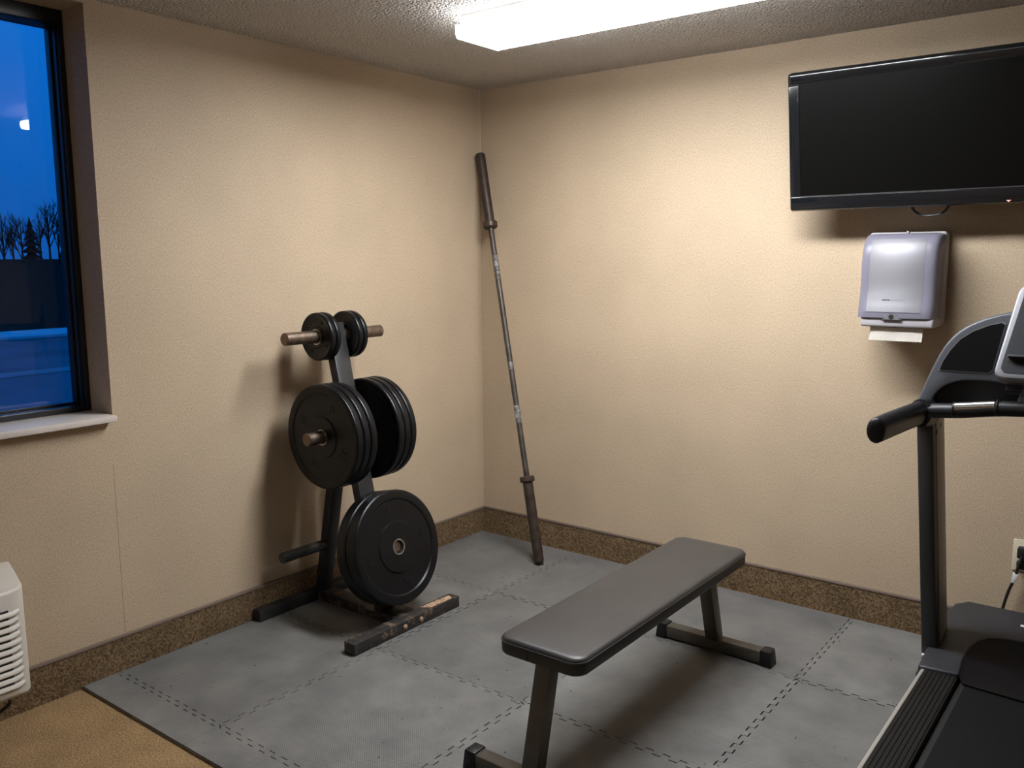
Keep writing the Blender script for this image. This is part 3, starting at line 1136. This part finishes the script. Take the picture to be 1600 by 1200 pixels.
for k in range(3):
    obj('key_legend', prism([(-0.122, 0.108 + k * 0.012), (-0.112, 0.108 + k * 0.012), (-0.112, 0.113 + k * 0.012), (-0.122, 0.113 + k * 0.012)], cfn, 0.0135, 0.0139), M['dispgrey'], cons)
obj('console_base', prism([(-0.18, -0.02), (0.18, -0.02), (0.165, 0.10), (-0.165, 0.10)], cfn, -0.09, -0.045, 0.008), M['blackplastic'], tm)
obj('console_neck', beam(V(TX, -0.745, 1.085), V(TX, -0.735, 1.19), 0.30, 0.06, V(1, 0, 0), 0.24, 0.06, 0.012), M['graphite'], tm)

# ================================================================== television
TVW, TVH = 0.98, 0.560
tvb, tvt = V(1.775, -0.170, 1.729), V(1.775, -0.256, 2.258)
tu = (tvt - tvb).normalized()
tn = V(1, 0, 0).cross(tu).normalized()
TVH = (tvt - tvb).length
tv = thing('television', 'black flat-screen television tilted down on the wall above the dispenser', 'television', (tvb.x + TVW / 2, 0, 1.73))


def tfn(a, b, t):
    return tvb + V(1, 0, 0) * a + tu * b + tn * t


def rect(a0, a1, b0, b1):
    return [(a0, b0), (a1, b0), (a1, b1), (a0, b1)]


obj('housing', prism(round_rect(0, TVW, 0, TVH, 0.012, 4), tfn, -0.045, 0.0, 0.010, 3), M['tvgloss'], tv)
obj('bezel', prism(rect(0.004, TVW - 0.004, TVH - 0.048, TVH + 0.001), tfn, -0.030, 0.006, 0.014, 4), M['tvgloss'], tv)
obj('bezel', prism(rect(0.004, TVW - 0.004, 0.004, 0.060), tfn, -0.012, 0.005, 0.006, 3), M['tvgloss'], tv)
obj('bezel', prism(rect(0.004, 0.048, 0.060, TVH - 0.048), tfn, -0.012, 0.005, 0.005, 3), M['tvgloss'], tv)
obj('bezel', prism(rect(TVW - 0.048, TVW - 0.004, 0.060, TVH - 0.048), tfn, -0.012, 0.005, 0.005, 3), M['tvgloss'], tv)
obj('screen', prism(rect(0.044, TVW - 0.044, 0.056, TVH - 0.044), tfn, -0.006, 0.0012), M['tvscreen'], tv)
obj('trim_strip', prism(rect(0.044, TVW - 0.044, 0.0575, 0.0605), tfn, 0.001, 0.0062), M['tvtrim'], tv)
obj('power_light', prism([(0.781, 0.013), (0.796, 0.013), (0.7885, 0.007)], tfn, 0.004, 0.0066), M['redled'], tv, 'small red power light')
obj('wall_bracket', bbox(1.775 + 0.30, 1.775 + 0.72, -0.150, -0.001, 1.90, 2.10, 0.003), M['dark'], tv)
obj('hanging_cable', tube(smooth_pts([(2.215, -0.135, 1.775), (2.238, -0.130, 1.722), (2.270, -0.125, 1.700), (2.31, -0.125, 1.698), (2.35, -0.127, 1.714), (2.382, -0.135, 1.775)], 5), 0.0045, 8),
    M['cord'], tv, 'thin black cable loop')

# ================================================================== paper towel dispenser
DX0, DX1, DZ0, DZ1 = 2.070, 2.345, 1.278, 1.640
disp = thing('towel_dispenser', 'silver-grey paper towel dispenser under the television', 'dispenser', ((DX0 + DX1) / 2, 0, DZ0))
# side profile (depth, z): bulging cover
prof = [(0.205, 1.312), (0.206, 1.330), (0.2025, 1.352), (0.196, 1.380), (0.190, 1.43), (0.190, 1.49), (0.188, 1.535), (0.180, 1.575), (0.164, 1.605), (0.140, 1.624), (0.110, 1.632), (0.060, 1.635)]
pr = sm2(prof, 3)
back = obj('back_housing', bbox(DX0 - 0.004, DX1 + 0.004, -0.070, -0.0005, DZ0 + 0.004, DZ1, 0.012, 3), M['dispgrey'], disp)
bm = new_bm()
xs_ = [DX0, DX0 + 0.004, DX0 + 0.014, DX0 + 0.028, DX1 - 0.028, DX1 - 0.014, DX1 - 0.004, DX1]
ins = [0.020, 0.010, 0.003, 0.0, 0.0, 0.003, 0.010, 0.020]
cols = []
for x, i_ in zip(xs_, ins):
    cols.append([bm.verts.new((x, -(d - i_), z - (i_ * 0.35 if z > 1.56 else 0))) for d, z in pr])
for Ca, Cb in zip(cols, cols[1:]):
    for k in range(len(Ca) - 1):
        bm.faces.new((Ca[k], Ca[k + 1], Cb[k + 1], Cb[k]))
for C_ in (cols[0], cols[-1]):                       # the cheeks
    x = C_[0].co.x
    e = [bm.verts.new((x, -0.06, C_[-1].co.z)), bm.verts.new((x, -0.06, C_[0].co.z))]
    bm.faces.new(C_ + e)
bm.faces.new([cols[k][0] for k in range(len(cols))] + [bm.verts.new((DX1, -0.06, prof[0][1])), bm.verts.new((DX0, -0.06, prof[0][1]))])
bmesh.ops.remove_doubles(bm, verts=bm.verts[:], dist=1e-5)
bmesh.ops.recalc_face_normals(bm, faces=bm.faces[:])
cover = obj('cover', bm, M['dispcover'], disp, 'smoky translucent plastic cover', sharp=50)


def cov_d(z):
    for (d0, z0), (d1, z1) in zip(pr, pr[1:]):
        if z0 <= z <= z1:
            return d0 + (d1 - d0) * (z - z0) / (z1 - z0)
    return pr[-1][0]


bm = new_bm()
zz = [1.334 + (1.612 - 1.334) * k / 26 for k in range(27)]
ra = [[bm.verts.new((x, -(cov_d(z) + dd), z)) for x, dd in ((DX0 + 0.030 + (0.004 if z > 1.4 else 0), -0.002), (DX0 + 0.038, 0.0025), (DX1 - 0.046, 0.0025), (DX1 - 0.038, -0.002))] for z in zz]
for A, B in zip(ra, ra[1:]):
    for k in range(3):
        bm.faces.new((A[k], A[k + 1], B[k + 1], B[k]))
lo_ = [bm.verts.new(v.co + V(0, 0.006, 0)) for v in ra[0]]
for k in range(3):
    bm.faces.new((lo_[k], lo_[k + 1], ra[0][k + 1], ra[0][k]))
bmesh.ops.recalc_face_normals(bm, faces=bm.faces[:])
obj('front_panel', bm, M['dispsilver'], disp, 'brushed silver front panel', sharp=60)
# lower lip, cutter slot, lock window
obj('lower_body', bbox(DX0 + 0.012, DX1 + 0.002, -0.197, -0.060, DZ0 - 0.002, 1.314, 0.009, 3), M['dispgrey'], disp)
obj('paper_slot_shade', bbox(DX0 + 0.045, DX1 - 0.035, -0.184, -0.150, DZ0 - 0.004, DZ0 + 0.004, 0.001), M['dark'], disp)  # closed box; shade of the slot put into its dark colour
cxd = (DX0 + DX1) / 2 - 0.008
arch = [(cxd - 0.036, 1.306), (cxd - 0.026, 1.312), (cxd - 0.016, 1.325), (cxd - 0.006, 1.331), (cxd + 0.006, 1.331), (cxd + 0.016, 1.325), (cxd + 0.026, 1.312), (cxd + 0.036, 1.306)]
obj('lock_recess_shade', prism(arch, lambda a, b, t: V(a, t, b), -0.2085, -0.190), M['lockgrey'], disp)  # raised arch; the recess's shade is put into its darker grey
obj('lock_window', lathe(new_bm(), [(0.0, 0.0), (0.0095, 0.0), (0.0095, 0.0012), (0.0, 0.0012)], V(cxd, -0.2084, 1.3165), V(0, -1, 0), 16), M['dark'], disp)
obj('latch', bbox(cxd + 0.012, cxd + 0.020, -0.10, -0.085, DZ1 - 0.006, DZ1 + 0.003, 0.001), M['dispgrey'], disp)
# small worn print: a bold dark word followed by thin grey letters
zpr = 1.378


def pfn(x, z):
    return V(x, -(cov_d(z) + 0.0032), z)


def strokes(x0, n, step, w, h, slant, m_, nm, z0):
    bm_ = new_bm()
    for k in range(n):
        x = x0 + k * step
        hh = h * random.uniform(0.75, 1.0)
        q = [pfn(x, z0), pfn(x + w, z0), pfn(x + w + slant, z0 + hh), pfn(x + slant, z0 + hh)]
        bm_.faces.new([bm_.verts.new(p) for p in q])
    return obj(nm, bm_, m_, disp, 'tiny printed lettering')


strokes(cxd - 0.040, 5, 0.0056, 0.0047, 0.0055, 0.0016, M['print'], 'print', zpr)
strokes(cxd - 0.011, 13, 0.0036, 0.0014, 0.0042, 0.0006, M['printgrey'], 'print', zpr)
bmd = new_bm()
for k in range(18):
    a = math.radians(160 - k * 5)
    x, z = cxd + 0.004 + 0.046 * math.cos(a) * 1.0, 1.3385 + 0.020 * math.sin(a)
    if k % 2 == 0:
        q = [pfn(x, z), pfn(x + 0.0028, z + 0.0004), pfn(x + 0.0028, z + 0.0013), pfn(x, z + 0.0009)]
        bmd.faces.new([bmd.verts.new(p) for p in q])
obj('print', bmd, M['printgrey'], disp, 'faint curved printed arrow')
# towel sheet with serrated lower edge
bm = new_bm()
px0, px1 = DX0 + 0.047, DX1 - 0.036
n = 44
ga, gb, gc = [], [], []
for k in range(n + 1):
    x = px0 + (px1 - px0) * k / n
    ga.append(bm.verts.new((x, -0.172, DZ0 + 0.003)))
    gb.append(bm.verts.new((x - 0.001, -0.178, DZ0 - 0.026)))
    gc.append(bm.verts.new((x - 0.003 + 0.002 * k / n, -0.188, DZ0 - 0.053 - (0.004 if k % 2 else 0.0))))
for R0, R1 in ((ga, gb), (gb, gc)):
    for k in range(n):
        bm.faces.new((R0[k], R0[k + 1], R1[k + 1], R1[k]))
bmesh.ops.solidify(bm, geom=bm.faces[:], thickness=0.0008)
obj('paper_towel', bm, M['paper'], disp, 'white paper towel end with serrated edge')

# ================================================================== wall outlet and cord
ox0, oz0, oz1 = 2.640, 0.346, 0.470
outlet = thing('wall_outlet', 'ivory wall outlet plate behind the treadmill', 'outlet', (ox0 + 0.036, 0, oz0))
obj('cover_plate', bbox(ox0, ox0 + 0.076, -0.0065, -0.0005, oz0, oz1, 0.003), M['ivory'], outlet)
for zc in (oz0 + 0.036, oz0 + 0.088):
    obj('socket', bbox(ox0 + 0.021, ox0 + 0.055, -0.0085, -0.006, zc - 0.016, zc + 0.016, 0.004), M['ivory'], outlet)
pc = thing('power_cord', 'black power cord with white tag plugged in behind the treadmill', 'cord', (2.66, 0, 0.30))
obj('plug', bbox(ox0 + 0.018, ox0 + 0.056, -0.045, -0.0088, oz0 + 0.058, oz0 + 0.102, 0.006), M['cord'], pc)
obj('plug', bbox(ox0 + 0.018, ox0 + 0.056, -0.040, -0.0088, oz0 + 0.016, oz0 + 0.048, 0.006), M['cord'], pc)
cordpts = [(ox0 + 0.036, -0.038, oz0 + 0.075), (ox0 + 0.032, -0.045, oz0 + 0.05), (2.664, -0.043, 0.362), (2.655, -0.040, 0.318), (2.640, -0.040, 0.27), (2.626, -0.045, 0.20),
           (2.616, -0.055, 0.13), (2.615, -0.075, 0.06), (2.63, -0.11, 0.035), (2.70, -0.14, 0.033)]
obj('cable', tube(smooth_pts(cordpts, 5), 0.0055, 8), M['cord'], pc)
obj('tag', beam(V(2.6605, -0.0425, 0.344), V(2.652, -0.0395, 0.306), 0.020, 0.0125, V(1, 0, 0), 0.012, 0.0125, 0.001), M['whiteplastic'], pc, 'white cord tag')

# ================================================================== wall air conditioner
ac = thing('air_conditioner', 'almond through-wall air conditioner low at the left edge', 'air conditioner', (0.1, -2.95, 0.155))
AX, AY, AZ0, AZ1 = 0.222, -2.588, 0.165, 0.522
AYL = -3.45
bm = new_bm()
op = [(0.0, AY + 0.050), (0.10, AY + 0.030), (AX - 0.035, AY + 0.010), (AX - 0.012, AY - 0.008), (AX, AY - 0.045), (AX, AYL), (0.0, AYL)]
A = [bm.verts.new((x, y, AZ0 + (0.012 if x > AX - 0.01 else 0))) for x, y in op]
B = [bm.verts.new((x, y, AZ1 + (0.030 * (1 - x / AX)))) for x, y in op]
bm.faces.new(A[::-1])
bm.faces.new(B)
for i in range(len(A)):
    bm.faces.new((A[i], A[(i + 1) % len(A)], B[(i + 1) % len(A)], B[i]))
bev(bm, 0.010, 3, 25)
# slide off the wall surface by a hair
bmesh.ops.translate(bm, verts=bm.verts[:], vec=V(0.0155, 0, 0))
obj('casing', bm, M['acplastic'], ac)
AXF = AX + 0.0155
obj('grille_shade', bbox(AXF - 0.002, AXF + 0.0012, AYL + 0.06, AY - 0.052, 0.198, 0.463, 0.001), M['dark'], ac)  # flat dark sheet; shade between the slats put into its colour
for k in range(11):
    z = 0.208 + k * 0.0238
    bmx = new_bm()
    y0, y1 = AYL + 0.06, AY - 0.042 - 0.004 * (k % 2)
    sec = [(AXF + 0.0005, z + 0.010), (AXF + 0.007, z + 0.006), (AXF + 0.010, z - 0.002), (AXF + 0.006, z - 0.0065), (AXF + 0.0005, z - 0.006)]
    A = [bmx.verts.new((x, y0, zz_)) for x, zz_ in sec]
    B = [bmx.verts.new((x, y1, zz_)) for x, zz_ in sec]
    C = [bmx.verts.new((AXF + 0.0004 + (x - AXF) * 0.15, y1 + 0.022, zz_ + 0.004)) for x, zz_ in sec]
    for P_, Q_ in ((A, B), (B, C)):
        for i in range(5):
            bmx.faces.new((P_[i], P_[(i + 1) % 5], Q_[(i + 1) % 5], Q_[i]))
    bmx.faces.new(A[::-1])
    bmx.faces.new(C)
    bmesh.ops.recalc_face_normals(bmx, faces=bmx.faces[:])
    obj('louvre_slat', bmx, M['acplastic'], ac)


def ac_top(x):
    return AZ1 + 0.030 * (1 - (x - 0.0155) / AX)


bm = new_bm()
for (x0, x1, y0, y1, h) in ((0.075, 0.195, -3.10, AY - 0.072, 0.0025),):
    vs4 = [bm.verts.new((x, y, ac_top(x) + hh)) for hh in (-0.004, h) for x, y in ((x0, y0), (x1, y0), (x1, y1), (x0, y1 + 0.02))]
    bm.faces.new(vs4[:4][::-1])
    bm.faces.new(vs4[4:])
    for i in range(4):
        bm.faces.new((vs4[i], vs4[(i + 1) % 4], vs4[4 + (i + 1) % 4], vs4[4 + i]))
bev(bm, 0.002)
obj('control_lid', bm, M['acpanel'], ac)
for x, w, y1, m_ in ((0.172, 0.014, AY - 0.088, 'dark'), (0.140, 0.006, AY - 0.105, 'acpanel')):
    obj('control_label', bbox(x, x + w, y1 - 0.10, y1, ac_top(x) + 0.0005, ac_top(x) + 0.0038, 0.0005), M[m_], ac)
obj('mounting_sleeve', bbox(0.0005, 0.030, AYL, AY + 0.02, ac_top(0.0155) - 0.02, ac_top(0.0155) + 0.016, 0.004), M['acpanel'], ac)
obj('supply_cord', tube(smooth_pts([(0.10, -2.66, 0.18), (0.075, -2.60, 0.10), (0.060, -2.605, 0.065), (0.045, -2.68, 0.03), (0.04, -2.80, 0.010)], 5), 0.0065, 8), M['cord'], ac)

# ================================================================== ceiling lamps
def ceiling_lamp(label, x0, x1, y0, y1, lens, side):
    r = thing('fluorescent_lamp', label, 'ceiling lamp', ((x0 + x1) / 2, (y0 + y1) / 2, H))
    obj('mounting_pan', bbox(x0 + 0.012, x1 - 0.012, y0 - 0.004 + 0.018, y1 - 0.014, 2.398, H - 0.0005, 0.002), M['lamppan'], r)
    ol = [(y0, 2.402), (y0, 2.372), (y0 + 0.008, 2.358), (y1 - 0.008, 2.358), (y1, 2.372), (y1, 2.402)]
    bm_ = prism(ol, lambda a, b, t: V(t, a, b), x0 + 0.004, x1 - 0.004)
    lo = obj('prismatic_lens', bm_, side, r, 'glowing white prismatic lens')
    lo.data.materials.append(lens)
    for f in lo.data.polygons:
        if f.normal.z < -0.9:
            f.material_index = 1
    for xa in (x0, x1 - 0.0045):
        oc = [(y0 - 0.001, 2.404), (y0 - 0.001, 2.371), (y0 + 0.007, 2.356), (y1 - 0.007, 2.356), (y1 + 0.001, 2.371), (y1 + 0.001, 2.404)]
        obj('end_cap', prism(oc, lambda a, b, t: V(t, a, b), xa, xa + 0.0045), M['lensend'], r)
    return r


ceiling_lamp('lit wraparound fluorescent ceiling lamp in front of the corner', 0.860, 2.230, -1.180, -0.920, M['lens'], M['lensside'])
ceiling_lamp('wraparound fluorescent ceiling lamp at the other end of the room', 1.3, 2.67, -4.95, -4.69, M['lensrear'], M['lensrearside'])

# ================================================================== outside the window
GZ = -0.45
grd = obj('ground', bbox(-160, -0.6, -70, 130, GZ - 0.5, GZ), M['asphalt'])
struct(grd, 'dark parking lot outside the window')
tag(obj('concrete_kerb', bbox(-22.6, -20.6, -60, 90, GZ, GZ + 0.10, 0.03), M['concrete']), 'pale low concrete strip across the lot outside the window', 'kerb')
tag(obj('painted_line', bbox(-13.6, -13.0, -60, 60, GZ, GZ + 0.02, 0.005), M['asphaltpale']), 'faint pale line across the lot nearer the building', 'road marking')
bm = prism([(-23.0, GZ), (-72.0, 1.75), (-110.0, 1.75), (-110.0, GZ - 0.4), (-23.0, GZ - 0.4)], lambda a, b, t: V(a, t, b), -60, 120)
struct(obj('hillside', bm, M['needles']), 'dark bank rising to the tree line')


def tree(x, y, h, w, conifer, label):
    r = thing('tree', label, 'tree', (x, y, GZ), 'trees on the skyline')
    tr = rod(V(x, y, GZ), V(x, y, GZ + h * 0.9), 0.02 * h, 0.004 * h, 7, 0.001)
    obj('trunk', tr, M['bark'], r)
    bm_ = new_bm()
    if conifer:
        n_ = 9
        for k in range(n_):
            z0 = GZ + h * (0.12 + 0.82 * k / n_)
            rr_ = w * (1 - k / n_) * random.uniform(0.8, 1.1) + 0.15
            lv = [(0.0, h * 0.16), (rr_ * 0.45, h * 0.06), (rr_, 0.0), (0.0, 0.02)]
            lathe(bm_, lv, V(x, y, z0), V(random.uniform(-.05, .05), random.uniform(-.05, .05), 1), 9)
        obj('needles', bm_, M['needles'], r)
    else:
        def branch(p, d, L, rad, depth):
            q = p + d * L
            merge(bm_, tube([p, p.lerp(q, .5) + V(random.uniform(-.05, .05), random.uniform(-.05, .05), 0) * L, q], [rad, rad * .75, rad * .5], 4))
            if depth:
                for _ in range(4):
                    dd = (d + V(random.uniform(-.8, .8), random.uniform(-.8, .8), random.uniform(-.1, .7))).normalized()
                    branch(p.lerp(q, random.uniform(.45, 1)), dd, L * random.uniform(.5, .75), rad * .5, depth - 1)
        for k in range(9):
            a = random.uniform(0, 6.28)
            branch(V(x, y, GZ + h * random.uniform(.3, .65)), V(math.cos(a) * .45, math.sin(a) * .45, 1).normalized(), h * .24, 0.008 * h, 2)
        obj('branches', bm_, M['bark'], r)
    return r


for k in range(16):
    ang = math.radians(19.8 + k * 0.46)                    # along the crest of the bank
    D = 74 + (k % 4) * 9 + random.uniform(-1, 1)
    x, y = CAM.x - D * math.cos(ang), CAM.y + D * math.sin(ang)
    con = k in (2, 9)
    hgt = random.uniform(5.0, 6.6) + (k % 4) * 0.5
    if con:
        tree(x, y, hgt * 0.95, 1.3, True, 'dark conifer in the tree line outside the window')
    else:
        tree(x, y, hgt, 2.0, False, 'bare leafless tree in the tree line outside the window')

for o in bpy.data.objects:
    if '_o' in o:
        del o['_o']
